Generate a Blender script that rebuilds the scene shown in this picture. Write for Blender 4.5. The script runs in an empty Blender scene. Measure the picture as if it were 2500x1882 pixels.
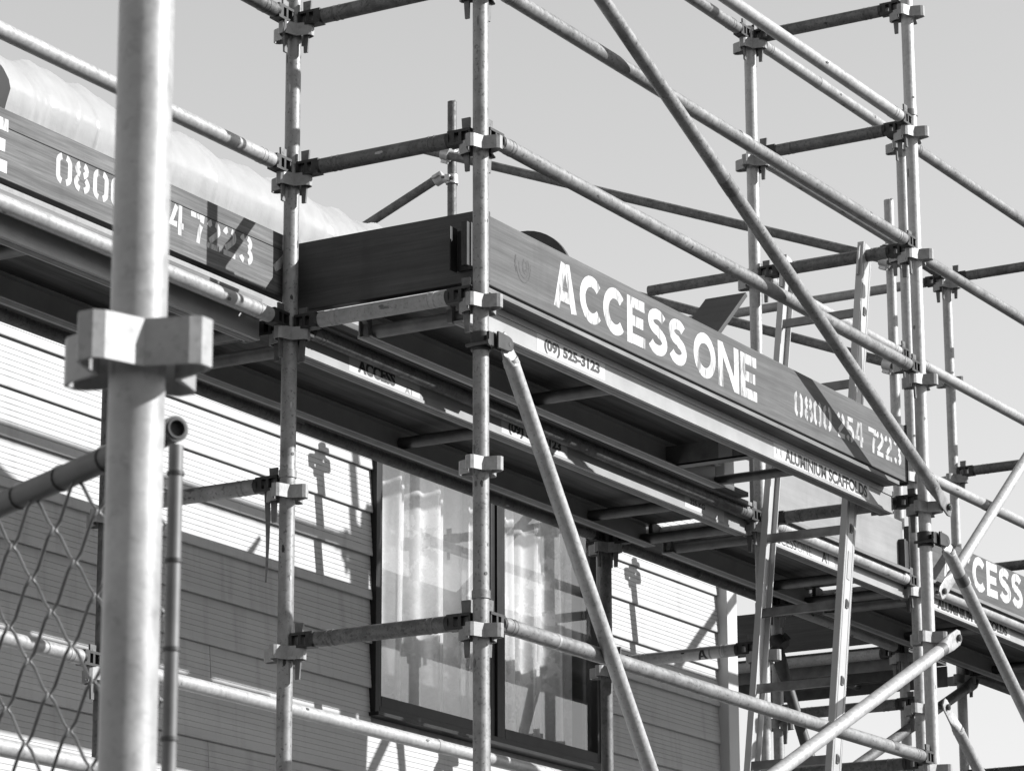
import bpy, math, random
from mathutils import Vector, Matrix
random.seed(7)
S = bpy.context.scene
col = S.collection

# ------------------------------------------------------------------ camera
YAW, PIT, ROL, FPX = 0.5349, 0.2598, -0.0032, 8302.56
CAM = Vector((-8.3052, -5.0278, -2.8315))
fw = Vector((math.cos(PIT)*math.cos(YAW), math.cos(PIT)*math.sin(YAW), math.sin(PIT)))
rt = Vector((math.sin(YAW), -math.cos(YAW), 0)); up = rt.cross(fw)
rt, up = rt*math.cos(ROL)+up*math.sin(ROL), -rt*math.sin(ROL)+up*math.cos(ROL)
cd = bpy.data.cameras.new('camera'); cam = bpy.data.objects.new('camera', cd); col.objects.link(cam)
cam.matrix_world = Matrix(((rt.x, up.x, -fw.x, CAM.x), (rt.y, up.y, -fw.y, CAM.y), (rt.z, up.z, -fw.z, CAM.z), (0, 0, 0, 1)))
cd.sensor_width = 36; cd.sensor_fit = 'HORIZONTAL'; cd.lens = FPX/2500*36
cd.clip_start = .1; cd.clip_end = 4000
cd.dof.use_dof = True; cd.dof.focus_distance = 10.8; cd.dof.aperture_fstop = 28
S.camera = cam

# ------------------------------------------------------------------ sky, sun, exposure
LDIR = Vector((-.507, 1, -.588)).normalized()          # the way the sunlight travels
w = bpy.data.worlds.new('World'); S.world = w; w.use_nodes = True
nt = w.node_tree; nt.nodes.clear()      # monochrome taken from the sky's blue, as in the pale-skied photograph
sk = nt.nodes.new('ShaderNodeTexSky'); sk.sky_type = 'NISHITA'; sk.sun_disc = False
sk.sun_elevation = math.asin(-LDIR.z); sk.sun_rotation = math.atan2(-LDIR.x, -LDIR.y)
sk.air_density = 1.0; sk.dust_density = 0.35; sk.ozone_density = 1.0
bw = nt.nodes.new('ShaderNodeSeparateColor'); bg = nt.nodes.new('ShaderNodeBackground'); wo = nt.nodes.new('ShaderNodeOutputWorld')
nt.links.new(sk.outputs[0], bw.inputs[0]); nt.links.new(bw.outputs[2], bg.inputs[0]); nt.links.new(bg.outputs[0], wo.inputs[0])
bg.inputs[1].default_value = 0.094
sd = bpy.data.lights.new('sun', 'SUN'); sd.energy = 5.0; sd.angle = math.radians(.5); sd.color = (1, 1, 1)
so = bpy.data.objects.new('sun', sd); col.objects.link(so); so.rotation_euler = LDIR.to_track_quat('-Z', 'Y').to_euler()
S.view_settings.view_transform = 'Standard'; S.view_settings.look = 'None'; S.view_settings.gamma = 1
S.view_settings.use_curve_mapping = False; S.view_settings.exposure = 0.86

# ------------------------------------------------------------------ materials (all neutral grey: the photograph is black and white)
def g(v): return (v, v, v, 1)
class NT:
    def __init__(s, name):
        s.m = bpy.data.materials.new(name); s.m.use_nodes = True; s.t = s.m.node_tree
        s.b = s.t.nodes['Principled BSDF']; s.out = s.t.nodes['Material Output']
        s.tc = s.t.nodes.new('ShaderNodeTexCoord')
    def n(s, t): return s.t.nodes.new('ShaderNode'+t)
    def l(s, a, b): s.t.links.new(a, b)
    def noise(s, scale, detail=3, rough=.55, stretch=None, coord='Object'):
        nz = s.n('TexNoise'); nz.inputs['Scale'].default_value = scale; nz.inputs['Detail'].default_value = detail; nz.inputs['Roughness'].default_value = rough
        src = s.tc.outputs[coord]
        oi = s.n('ObjectInfo'); ad = s.n('VectorMath'); ad.operation = 'ADD'
        mu = s.n('Math'); mu.operation = 'MULTIPLY'; mu.inputs[1].default_value = 37.0
        s.l(oi.outputs['Random'], mu.inputs[0]); s.l(src, ad.inputs[0]); s.l(mu.outputs[0], ad.inputs[1]); src = ad.outputs[0]
        if stretch:
            mp = s.n('Mapping'); mp.inputs['Scale'].default_value = stretch; s.l(src, mp.inputs[0]); src = mp.outputs[0]
        s.l(src, nz.inputs['Vector']); return nz.outputs['Fac']
    def ramp(s, f, a, b, va, vb):
        r = s.n('MapRange'); r.inputs[1].default_value = a; r.inputs[2].default_value = b; r.inputs[3].default_value = va; r.inputs[4].default_value = vb
        s.l(f, r.inputs[0]); return r.outputs[0]
    def mul(s, a, b, op='MULTIPLY'):
        m = s.n('Math'); m.operation = op
        for i, x in enumerate((a, b)):
            if isinstance(x, (int, float)): m.inputs[i].default_value = x
            else: s.l(x, m.inputs[i])
        return m.outputs[0]
    def rand(s, a, b):
        oi = s.n('ObjectInfo'); return s.ramp(oi.outputs['Random'], 0, 1, a, b)
    def bump(s, f, strength, dist):
        b = s.n('Bump'); b.inputs['Strength'].default_value = strength; b.inputs['Distance'].default_value = dist
        s.l(f, b.inputs['Height']); s.l(b.outputs[0], s.b.inputs['Normal'])
    def done(s, colr, rough, metal=0, spec=.5):
        for sock, v in (('Base Color', colr), ('Roughness', rough), ('Metallic', metal), ('Specular IOR Level', spec)):
            if isinstance(v, (int, float)): s.b.inputs[sock].default_value = g(v) if sock == 'Base Color' else v
            else: s.l(v, s.b.inputs[sock])
        return s.m

def galv(name, lo, hi, metal=.55, pits=.55, rlo=.34, rhi=.6, pitcut=.575, flake=0):
    t = NT(name)
    a = t.noise(14, 4); b = t.noise(60, 3); p = t.noise(95, 3); st = t.noise(7, 5, .7)
    c = t.mul(t.ramp(a, .3, .7, lo, hi), t.ramp(b, .3, .7, .86, 1.1))
    c = t.mul(c, t.ramp(p, pitcut, pitcut+.1, 1, 1-pits))
    c = t.mul(c, t.ramp(st, .54, .70, 1, .66))
    if flake:
        f = t.noise(26, 5, .75); c = t.mul(c, t.ramp(f, .47, .53, 1, flake))
    c = t.mul(c, t.rand(.88, 1.1))
    t.bump(t.noise(120, 3), .18, .0012)
    return t.done(c, t.ramp(b, .3, .7, rlo, rhi), metal)
M = {}
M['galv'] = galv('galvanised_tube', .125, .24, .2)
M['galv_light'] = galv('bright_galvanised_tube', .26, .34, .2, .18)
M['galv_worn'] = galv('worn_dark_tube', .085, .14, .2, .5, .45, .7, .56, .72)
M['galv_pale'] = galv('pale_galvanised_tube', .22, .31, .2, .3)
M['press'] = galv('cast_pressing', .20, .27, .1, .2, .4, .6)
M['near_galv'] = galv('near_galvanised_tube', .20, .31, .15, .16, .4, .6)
def plain(name, v, rough, metal=0, var=.15, scale=30, bump=.0, spec=.5):
    t = NT(name); f = t.noise(scale, 4)
    if bump: t.bump(t.noise(scale*4, 3), bump, .001)
    return t.done(t.mul(t.ramp(f, .3, .7, v*(1-var), v*(1+var)), t.rand(.93, 1.07)), rough, metal, spec)
M['black'] = plain('dark_steel_fitting', 0.02, .55, .3, .4)
M['steel'] = plain('dull_steel', 0.1, .5, .5, .3)
M['zinc'] = plain('zinc_plate', 0.36, .4, .5, .15)
M['bolt'] = plain('bolt_steel', .05, .45, .6, .3)
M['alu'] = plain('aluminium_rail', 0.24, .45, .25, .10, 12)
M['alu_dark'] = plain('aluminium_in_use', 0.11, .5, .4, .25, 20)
M['ladder'] = plain('ladder_aluminium', 0.33, .38, .1, .08, 9)
M['rung'] = plain('ladder_rung', 0.16, .45, .6, .25, 25)
M['sticker'] = plain('sticker', 0.4, .5, 0, .06, 20)
M['sticker_grey'] = plain('sticker_grey', 0.26, .5, 0, .1, 20)
M['ink'] = plain('sticker_ink', 0.015, .6, 0, .35, 120)
M['ink_grey'] = plain('faded_ink', 0.16, .6, 0, .2, 90)
M['trim'] = plain('painted_trim', 0.45, .5, 0, .04, 6)
M['frame'] = plain('dark_window_frame', .016, .4, 0, .3, 14, 0, .2)
M['curtain_rail'] = plain('curtain_rail', .4, .5)
M['room'] = plain('room_lining', .18, .9)
M['concrete'] = plain('yard_asphalt', .05, .9, 0, .3, 2)
M['rubber'] = plain('black_plastic', .03, .6, 0, .3)
M['backing'] = plain('backing_cloth', .6, .8, 0, .06, 4)
M['roof'] = plain('roof_sheet', 0.25, .5, .2, .1, 3)
M['wire'] = plain('fence_wire', 0.13, .45, .4, .2, 40)
M['fence'] = plain('fence_tube', 0.03, .5, .3, .3, 25)
M['postm'] = plain('fence_post_tube', 0.11, .5, .3, .25, 25)

def wood(name, lo, hi, axis, streak=.6, rough=.6, fine=1.0):
    t = NT(name)
    st = [(1.2, 30, 30), (30, 1.2, 30)][axis]; ft = [(5, 160, 160), (160, 5, 160)][axis]
    a = t.noise(1.0, 5, .6, st); b = t.noise(1.0, 4, .6, ft); k = t.noise(3.5, 4, .65); sc = t.noise(1.0, 3, .5, [(14, 14, 3), (14, 14, 3)][axis]); sp = t.noise(240, 2)
    c = t.mul(t.ramp(a, .3, .7, lo, hi), t.ramp(b, .25, .75, 1-.28*streak*fine, 1+.22*streak*fine))
    c = t.mul(c, t.ramp(k, .35, .7, 1.12, .82)); c = t.mul(c, t.ramp(sc, .6, .75, 1, .85)); c = t.mul(c, t.ramp(sp, .68, .74, 1, 1.5))
    t.bump(b, .25, .0015)
    return t.done(c, rough, 0, .35)
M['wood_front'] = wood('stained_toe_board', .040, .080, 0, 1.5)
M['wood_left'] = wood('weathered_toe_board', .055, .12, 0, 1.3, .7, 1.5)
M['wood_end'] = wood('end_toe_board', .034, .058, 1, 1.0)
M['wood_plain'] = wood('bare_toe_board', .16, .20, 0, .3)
M['knot'] = plain('knot_wood', .03, .7, 0, .5, 60)
M['ply'] = wood('deck_plywood', .028, .105, 0, .8, .75)
M['ply_lid'] = wood('hatch_plywood', .028, .045, 1, .6, .7)
M['ply_edge'] = wood('plywood_edge', .07, .2, 0, 1.2, .8)

def paint(name, v, base):      # stencil paint worn through to the timber in places
    t = NT(name)
    a = t.noise(1.0, 4, .65, (60, 60, 9)); b = t.noise(34, 5, .75); c2 = t.noise(5, 3); d = t.noise(150, 3)
    wear = t.mul(t.ramp(a, .50, .60, 0, .85), t.ramp(c2, .40, .56, .15, 1)); wear2 = t.ramp(b, .58, .68, 0, .65)
    wm = t.mul(wear, wear2, 'MAXIMUM')
    mx = t.n('Mix'); mx.data_type = 'FLOAT'; t.l(wm, mx.inputs[0]); t.l(t.ramp(d, .3, .7, v*.92, v*1.05), mx.inputs[2]); mx.inputs[3].default_value = base
    return t.done(mx.outputs[0], .6, 0, .3)
M['paint'] = paint('worn_white_paint', .42, .08)
M['paint_digits'] = paint('stencil_paint', .36, .09)

def siding():
    t = NT('painted_weatherboard')
    a = t.noise(1.0, 4, .6, (1.2, 1, 14)); d = t.noise(1.0, 4, .7, (9, 9, 30)); sp = t.noise(90, 2); big = t.noise(.9, 3); dr = t.noise(1, 4, .6, (16, 16, .9))
    c = t.mul(t.ramp(a, .3, .7, .345, .39), t.ramp(sp, .66, .76, 1, .86)); c = t.mul(c, t.ramp(d, .6, .74, 1, .93)); c = t.mul(c, t.ramp(big, .3, .7, .95, 1.03)); c = t.mul(c, t.ramp(dr, .52, .72, 1, .84))
    t.bump(t.noise(1.0, 3, .6, (25, 25, 160)), .12, .001)
    return t.done(c, .55, 0, .35)
M['siding'] = siding()

def sheet():
    t = NT('white_plastic_sheet')
    a = t.noise(1.0, 4, .6, (22, 22, 1.5)); b = t.noise(7, 5, .7); cr = t.noise(2.6, 4, .6)
    t.bump(t.mul(t.mul(b, 1.0), t.mul(a, .6), 'ADD'), .22, .012)
    m = t.done(t.mul(t.ramp(a, .3, .7, .335, .385), t.ramp(cr, .35, .65, .97, 1.02)), .32, 0, .5)
    tr = t.n('BsdfTranslucent'); tr.inputs[0].default_value = g(.4); mx = t.n('MixShader'); mx.inputs[0].default_value = .2
    t.l(t.b.outputs[0], mx.inputs[1]); t.l(tr.outputs[0], mx.inputs[2]); t.l(mx.outputs[0], t.out.inputs[0])
    return m
M['sheet'] = sheet()

def lace():
    t = NT('lace_curtain_cloth')
    lo = t.noise(3.2, 2); flo = t.noise(17, 4, .6); fine = t.noise(70, 3, .7)
    mot = t.mul(t.ramp(flo, .50, .56, 0, 1), t.ramp(lo, .45, .58, 0, 1))      # raised flowers in patches
    wv = t.n('TexWave'); wv.inputs['Scale'].default_value = 2.3; wv.inputs['Distortion'].default_value = 2.5; wv.inputs['Detail'].default_value = 1; t.l(t.tc.outputs['Object'], wv.inputs['Vector'])
    dens = t.mul(t.mul(t.ramp(wv.outputs['Fac'], .2, .9, .58, .84), t.mul(mot, .24), 'ADD'), t.ramp(fine, .3, .7, -.05, .05), 'ADD')
    t.done(.80, .8, 0, .1)
    tl = t.n('BsdfTranslucent'); tl.inputs[0].default_value = g(.75)
    m1 = t.n('MixShader'); m1.inputs[0].default_value = .3; t.l(t.b.outputs[0], m1.inputs[1]); t.l(tl.outputs[0], m1.inputs[2])
    tp = t.n('BsdfTransparent'); m2 = t.n('MixShader'); t.l(dens, m2.inputs[0]); t.l(tp.outputs[0], m2.inputs[1]); t.l(m1.outputs[0], m2.inputs[2])
    t.l(m2.outputs[0], t.out.inputs[0]); return t.m
M['lace'] = lace()

def glass():
    t = NT('window_glass'); t.t.nodes.remove(t.b)
    fr = t.n('Fresnel'); fr.inputs[0].default_value = 1.52
    gl = t.n('BsdfGlossy'); gl.inputs['Roughness'].default_value = .0; gl.inputs[0].default_value = g(.95)
    tp = t.n('BsdfTransparent'); tp.inputs[0].default_value = g(.93); mx = t.n('MixShader')
    f2 = t.mul(fr.outputs[0], 1.7); t.l(f2, mx.inputs[0]); t.l(tp.outputs[0], mx.inputs[1]); t.l(gl.outputs[0], mx.inputs[2])
    df = t.n('BsdfDiffuse'); df.inputs[0].default_value = g(.7); dn = t.n('TexNoise'); dn.inputs['Scale'].default_value = 3; dn.inputs['Detail'].default_value = 6; t.l(t.tc.outputs['Object'], dn.inputs['Vector'])
    m3 = t.n('MixShader'); t.l(t.ramp(dn.outputs['Fac'], .4, .75, .01, .07), m3.inputs[0]); t.l(mx.outputs[0], m3.inputs[1]); t.l(df.outputs[0], m3.inputs[2])
    t.l(m3.outputs[0], t.out.inputs[0]); return t.m
M['glass'] = glass()

# ------------------------------------------------------------------ mesh helpers
OFF = {}                                       # world offset of every parent
class MB:
    def __init__(s): s.v = []; s.f = []; s.flat = set()
    def add(s, vs, fs, flat=False):
        o = len(s.v); s.v += [Vector(x) for x in vs]
        for f in fs:
            if flat: s.flat.add(len(s.f))
            s.f.append([i+o for i in f])
        return s
    def box(s, a, b):
        x0, y0, z0 = a; x1, y1, z1 = b
        vs = [(x0,y0,z0),(x1,y0,z0),(x1,y1,z0),(x0,y1,z0),(x0,y0,z1),(x1,y0,z1),(x1,y1,z1),(x0,y1,z1)]
        return s.add(vs, [(0,3,2,1),(4,5,6,7),(0,1,5,4),(1,2,6,5),(2,3,7,6),(3,0,4,7)], True)
    def obox(s, c, ax, ay, az):                # centre and three half-axis vectors
        c, ax, ay, az = map(Vector, (c, ax, ay, az))
        vs = [c+ax*i+ay*j+az*k for k in (-1,1) for j in (-1,1) for i in (-1,1)]
        fs = [(0,2,3,1),(4,5,7,6),(0,1,5,4),(1,3,7,5),(3,2,6,7),(2,0,4,6)]
        if ax.cross(ay).dot(az) < 0: fs = [f[::-1] for f in fs]
        return s.add(vs, fs, True)
    def tube(s, p0, p1, r, n=20, hollow=0, r1=None, caps=True):
        p0, p1 = Vector(p0), Vector(p1); d = (p1-p0).normalized()
        u = d.orthogonal().normalized(); v = d.cross(u); r1 = r if r1 is None else r1
        ring = lambda p, rr: [p+(u*math.cos(2*math.pi*i/n)+v*math.sin(2*math.pi*i/n))*rr for i in range(n)]
        q = [(i, (i+1) % n, n+(i+1) % n, n+i) for i in range(n)]
        s.add(ring(p0, r)+ring(p1, r1), q)
        if hollow:
            for p, sg, rr in ((p0, 1, r), (p1, -1, r1)):
                ri = rr*.84; inn = p+d*sg*hollow
                s.add(ring(p, rr)+ring(p, ri), [f if sg < 0 else f[::-1] for f in q], True)
                s.add(ring(p, ri)+ring(inn, ri), [f if sg < 0 else f[::-1] for f in q])
                s.add(ring(inn, ri), [tuple(range(n)) if sg < 0 else tuple(range(n))[::-1]], True)
        elif caps:
            s.add(ring(p0, r), [tuple(range(n))[::-1]], True); s.add(ring(p1, r1), [tuple(range(n))], True)
        return s
    def bent(s, p0, p1, r, n=24, amp=.003, k=9):      # a tube that is not quite straight
        p0, p1 = Vector(p0), Vector(p1); d = (p1-p0); u = d.orthogonal().normalized(); v = d.normalized().cross(u)
        a = random.uniform(0, 6.28); ph = random.uniform(.3, .7); amp = amp*random.uniform(-1, 1)*min(1, d.length/3); b2 = random.uniform(-.35, .35)*amp
        pts = [p0+d*(i/k)+(u*math.cos(a)+v*math.sin(a))*(amp*math.sin(math.pi*i/k)+b2*math.sin(2*math.pi*i/k)) for i in range(k+1)]
        return s.poly_tube(pts, r, n)
    def prism(s, poly, o, ax, ay, ext):        # polygon in the (ax, ay) plane at o, pushed along ext
        o, ax, ay, ext = map(Vector, (o, ax, ay, ext)); n = len(poly)
        a = [o+ax*x+ay*y for x, y in poly]; b = [p+ext for p in a]
        fs = [tuple(range(n))[::-1], tuple(range(n, 2*n))]+[(i, (i+1) % n, n+(i+1) % n, n+i) for i in range(n)]
        area = sum(poly[i][0]*poly[(i+1) % n][1]-poly[(i+1) % n][0]*poly[i][1] for i in range(n))
        if area*ax.cross(ay).dot(ext) < 0: fs = [f[::-1] for f in fs]
        return s.add(a+b, fs, True)
    def poly_tube(s, pts, r, n=6):
        pts = [Vector(p) for p in pts]; rings = []; u = None
        for i, p in enumerate(pts):
            d = (pts[min(i+1, len(pts)-1)]-pts[max(i-1, 0)]).normalized()
            if u is None: u = d.orthogonal().normalized()
            u = (u-d*u.dot(d)).normalized(); v = d.cross(u)
            rings.append([p+(u*math.cos(2*math.pi*k/n)+v*math.sin(2*math.pi*k/n))*r for k in range(n)])
        vs = [x for rg in rings for x in rg]
        fs = [(i*n+k, i*n+(k+1) % n, (i+1)*n+(k+1) % n, (i+1)*n+k) for i in range(len(pts)-1) for k in range(n)]
        return s.add(vs, fs)
    def mesh(s, name, off=Vector((0, 0, 0)), mat=None, bevel=0):
        me = bpy.data.meshes.new(name); me.from_pydata([tuple(p-off) for p in s.v], [], s.f)
        me.polygons.foreach_set('use_smooth', [i not in s.flat for i in range(len(s.f))])
        if mat: me.materials.append(M[mat])
        me.update(); return me
    def build(s, name, mat, parent=None, bevel=0):
        off = OFF[parent.name] if parent else Vector((0, 0, 0))
        ob = bpy.data.objects.new(name, s.mesh(name, off, mat)); col.objects.link(ob)
        if parent: ob.parent = parent
        OFF[ob.name] = off
        if bevel:
            b = ob.modifiers.new('bevel', 'BEVEL'); b.width = bevel; b.segments = 2; b.limit_method = 'ANGLE'; b.angle_limit = .6
        return ob
def tag(o, label, cat, group=None, kind=None):
    if label: o['label'] = label
    if cat: o['category'] = cat
    if group: o['group'] = group
    if kind: o['kind'] = kind
    return o
def thing(name, loc, label, cat, group=None):
    e = bpy.data.objects.new(name, None); e.empty_display_size = .05; col.objects.link(e); e.location = loc; OFF[e.name] = Vector(loc)
    return tag(e, label, cat, group)
def place(mesh, name, parent, loc, rot=0.0):   # a part that shares its mesh with its alikes
    o = bpy.data.objects.new(name, mesh); col.objects.link(o); o.parent = parent
    o.location = Vector(loc)-OFF[parent.name]; o.rotation_euler = (0, 0, rot); OFF[o.name] = OFF[parent.name]; return o

# ------------------------------------------------------------------ the scaffold grid
W, D, H = 3.2185, .6868, .495
D2 = 2*D; X3, X4, X5 = 4.68, 6.07, 6.74; XV = 4.735
GZ = -4.43                                      # ground
YW = 1.93                                       # face of the house wall
R = .02415
ZL = .042                                       # ledger axis above the pressing's middle

# the four pockets round a standard: a sheet steel star with open top and bottom
def star(to, t2, ic, hh, th):
    pts = []
    for k in range(4):
        a = k*math.pi/2; c, s_ = math.cos(a), math.sin(a)
        for x, y in ((ic, -ic), (to-.008, -t2-.003), (to, -t2+.004), (to, t2-.004), (to-.008, t2+.003)):
            if (x, y) == (ic, -ic): pts.append((c*x-s_*y, s_*x+c*y))
            else: pts.append((c*x-s_*y, s_*x+c*y))
    m = MB(); n = len(pts)
    inner = [(x*(1-th/max(abs(x), abs(y), .03)), y*(1-th/max(abs(x), abs(y), .03))) for x, y in pts]
    for P, sg in ((pts, 1), (inner, -1)):
        vs = [(x, y, -hh) for x, y in P]+[(x, y, hh) for x, y in P]
        fs = [(i, (i+1) % n, n+(i+1) % n, n+i) for i in range(n)]
        m.add(vs, fs if sg > 0 else [f[::-1] for f in fs], True)
    for z, sg in ((-hh, -1), (hh, 1)):
        vs = [(x, y, z) for x, y in pts]+[(x, y, z) for x, y in inner]
        fs = [(i, (i+1) % n, n+(i+1) % n, n+i) for i in range(n)]
        m.add(vs, [f if sg > 0 else f[::-1] for f in fs], True)
    return m.mesh('pressing', mat='press')
PRESS = star(.072, .0115, .0265, .0205, .0045)
def collar_mesh():
    m = MB(); m.tube((0,0,-.012), (0,0,.012), R+.0035, 20); return m.mesh('joint_collar', mat='galv')
COLLAR = collar_mesh()
def standard(x, y, top, label, mat='galv', bottom=GZ, z0=0.0, joint=None, group='upright scaffold standards', kmin=-9, kmax=9):
    t = thing('scaffold_standard', (x, y, bottom), label, 'scaffold pole', group)
    MB().tube((x, y, bottom), (x, y, top), R, 28, hollow=.06).build('tube', mat, t)
    for k in range(kmin, kmax+1):
        z = z0+k*H
        if bottom+.1 < z < top-.02: place(PRESS, 'pressing', t, (x, y, z))
    if joint is not None: place(COLLAR, 'joint_collar', t, (x, y, joint))
    for z in (bottom+.25, joint or -1.72, top-.06):          # pin holes, dark plugs
        m = MB(); d = (CAM-Vector((x, y, z))); d.z = 0; d.normalize(); q = Vector((d.x*.8-d.y*.6, d.y*.8+d.x*.6, 0))
        m.tube(Vector((x, y, z+.06))+q*(R-.004), Vector((x, y, z+.06))+q*(R+.0008), .0055, 8); m.build('pin_hole', 'black', t)
    return t
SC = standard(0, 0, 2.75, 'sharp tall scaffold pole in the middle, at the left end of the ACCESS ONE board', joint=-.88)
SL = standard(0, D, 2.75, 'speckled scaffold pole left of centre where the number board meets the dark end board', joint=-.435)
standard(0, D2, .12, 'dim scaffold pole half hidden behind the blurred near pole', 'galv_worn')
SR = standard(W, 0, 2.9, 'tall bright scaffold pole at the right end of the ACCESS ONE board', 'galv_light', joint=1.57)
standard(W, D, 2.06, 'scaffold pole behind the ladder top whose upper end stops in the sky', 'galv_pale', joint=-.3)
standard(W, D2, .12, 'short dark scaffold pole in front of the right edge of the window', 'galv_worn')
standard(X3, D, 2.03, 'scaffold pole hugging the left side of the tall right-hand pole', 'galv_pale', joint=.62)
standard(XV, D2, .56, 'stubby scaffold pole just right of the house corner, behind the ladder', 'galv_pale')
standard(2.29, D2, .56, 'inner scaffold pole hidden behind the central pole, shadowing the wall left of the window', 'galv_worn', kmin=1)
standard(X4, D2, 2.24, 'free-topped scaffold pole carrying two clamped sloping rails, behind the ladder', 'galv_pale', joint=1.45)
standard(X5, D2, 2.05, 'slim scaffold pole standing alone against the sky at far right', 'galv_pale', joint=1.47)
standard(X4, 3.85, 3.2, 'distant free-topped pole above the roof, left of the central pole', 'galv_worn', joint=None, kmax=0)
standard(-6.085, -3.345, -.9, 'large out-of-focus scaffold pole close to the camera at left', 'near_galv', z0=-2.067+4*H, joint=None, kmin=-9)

# ledgers and transoms: a tube, a forged end with its wedge at each end
def fitting_mesh():
    m = MB()                                    # local +x points along the tube away from the standard
    for z0, z1 in ((.015, .0235), (-.0235, -.015)): m.box((.027, -.0185, z0), (.108, .0185, z1))
    m.box((.084, -.0185, -.015), (.108, .0185, .015)); m.box((.058, -.018, -.015), (.068, .018, .015)); m.box((.027, -.0165, -.015), (.034, .0165, .015))
    m.tube((.102, 0, 0), (.118, 0, 0), R-.0005, 20)
    return m.mesh('end_fitting', mat='black')
def wedge_mesh(tilt):
    m = MB(); a, b = .058, -.112
    m.prism([(.040, b), (.054, b), (.066, a), (.036, a)], (0, .0035, 0), (1, 0, 0), (0, 0, 1), (0, -.007, 0))
    m.tube((.053, -.0042, a-.014), (.053, .0042, a-.014), .0045, 8)
    return m.mesh('wedge', mat='steel')
FIT, WEDGE = fitting_mesh(), wedge_mesh(0)
def ledger(p0, p1, label, mat='galv', name='ledger', ends=(1, 1), band=None, group=None):
    p0, p1 = Vector(p0), Vector(p1); d = (p1-p0).normalized(); a = math.atan2(d.y, d.x)
    t = thing(name, p0, label, 'scaffold rail', group)
    MB().bent(p0+d*.115, p1-d*.115, R, 26).build('tube', mat, t)
    if ends[0]:
        place(FIT, 'end_fitting', t, p0, a); place(WEDGE, 'wedge', t, p0+Vector((0, 0, random.uniform(-.012, .006))), a)
    if ends[1]:
        place(FIT, 'end_fitting', t, p1, a+math.pi); place(WEDGE, 'wedge', t, p1+Vector((0, 0, random.uniform(-.012, .006))), a+math.pi)
    for b in (.155, .175):
        for q, sg in ((p0, 1), (p1, -1)):
            MB().tube(q+d*sg*b, q+d*sg*(b+.005), R+.0012, 20).build('crimp_ring', mat, t)
    if band:
        for c, ln, bm in band: MB().tube(p0+d*c, p0+d*(c+ln), R+.0009, 26, caps=False).build('tape_band', bm, t)
    return t
def lx(y, x0, x1, k, label, **kw): return ledger((x0, y, k*H+ZL), (x1, y, k*H+ZL), label, **kw)
def ly(x, y0, y1, k, label, **kw): return ledger((x, y0, k*H+ZL-.006), (x, y1, k*H+ZL-.006), label, name='transom', **kw)
G1, G2, G3, G4 = 'rails along the front bay', 'rails along the main walkway', 'cross tubes between poles', 'rails along the house side'
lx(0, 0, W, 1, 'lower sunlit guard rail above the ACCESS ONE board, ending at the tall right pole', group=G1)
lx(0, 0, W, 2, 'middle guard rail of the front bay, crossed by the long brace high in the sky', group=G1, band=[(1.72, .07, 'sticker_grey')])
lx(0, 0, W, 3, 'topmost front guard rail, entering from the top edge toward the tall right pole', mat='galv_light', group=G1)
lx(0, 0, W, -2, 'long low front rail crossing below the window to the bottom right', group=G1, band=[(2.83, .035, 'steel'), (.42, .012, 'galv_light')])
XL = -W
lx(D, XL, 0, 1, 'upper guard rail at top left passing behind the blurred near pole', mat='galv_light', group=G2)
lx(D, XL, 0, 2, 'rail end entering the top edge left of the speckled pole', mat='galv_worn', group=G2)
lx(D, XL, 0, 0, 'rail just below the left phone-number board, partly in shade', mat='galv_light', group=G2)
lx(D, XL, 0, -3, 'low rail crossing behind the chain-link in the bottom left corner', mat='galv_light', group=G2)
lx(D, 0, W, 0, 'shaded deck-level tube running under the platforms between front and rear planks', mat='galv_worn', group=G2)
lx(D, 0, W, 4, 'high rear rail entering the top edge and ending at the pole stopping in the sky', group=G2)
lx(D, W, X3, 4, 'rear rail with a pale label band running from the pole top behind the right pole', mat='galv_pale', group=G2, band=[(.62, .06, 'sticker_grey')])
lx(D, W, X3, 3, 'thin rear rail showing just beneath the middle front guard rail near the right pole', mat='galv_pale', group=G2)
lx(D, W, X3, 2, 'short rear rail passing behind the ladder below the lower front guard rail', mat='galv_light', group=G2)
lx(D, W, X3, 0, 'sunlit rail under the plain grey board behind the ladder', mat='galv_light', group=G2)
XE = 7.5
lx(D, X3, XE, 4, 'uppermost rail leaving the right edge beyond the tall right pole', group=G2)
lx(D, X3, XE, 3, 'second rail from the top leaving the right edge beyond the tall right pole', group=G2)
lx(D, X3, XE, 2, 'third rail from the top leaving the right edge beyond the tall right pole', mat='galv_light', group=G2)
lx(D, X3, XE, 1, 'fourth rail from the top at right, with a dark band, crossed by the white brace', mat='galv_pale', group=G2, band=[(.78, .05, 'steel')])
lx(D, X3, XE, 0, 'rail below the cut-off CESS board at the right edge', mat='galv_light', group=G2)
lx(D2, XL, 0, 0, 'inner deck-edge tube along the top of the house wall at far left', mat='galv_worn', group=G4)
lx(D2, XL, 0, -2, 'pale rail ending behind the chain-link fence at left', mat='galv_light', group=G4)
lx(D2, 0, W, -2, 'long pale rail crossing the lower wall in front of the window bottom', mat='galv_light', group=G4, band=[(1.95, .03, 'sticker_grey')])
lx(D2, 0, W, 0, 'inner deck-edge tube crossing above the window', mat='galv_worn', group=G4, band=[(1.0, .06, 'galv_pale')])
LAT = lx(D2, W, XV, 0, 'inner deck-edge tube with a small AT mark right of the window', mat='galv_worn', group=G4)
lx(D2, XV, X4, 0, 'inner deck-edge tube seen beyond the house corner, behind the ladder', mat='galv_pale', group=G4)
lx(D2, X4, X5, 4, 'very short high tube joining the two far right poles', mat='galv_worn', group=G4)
lx(D2, X5, XE+.4, 0, 'deck-edge tube leaving the right edge below the far right platform', mat='galv_worn', group=G4)

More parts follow.
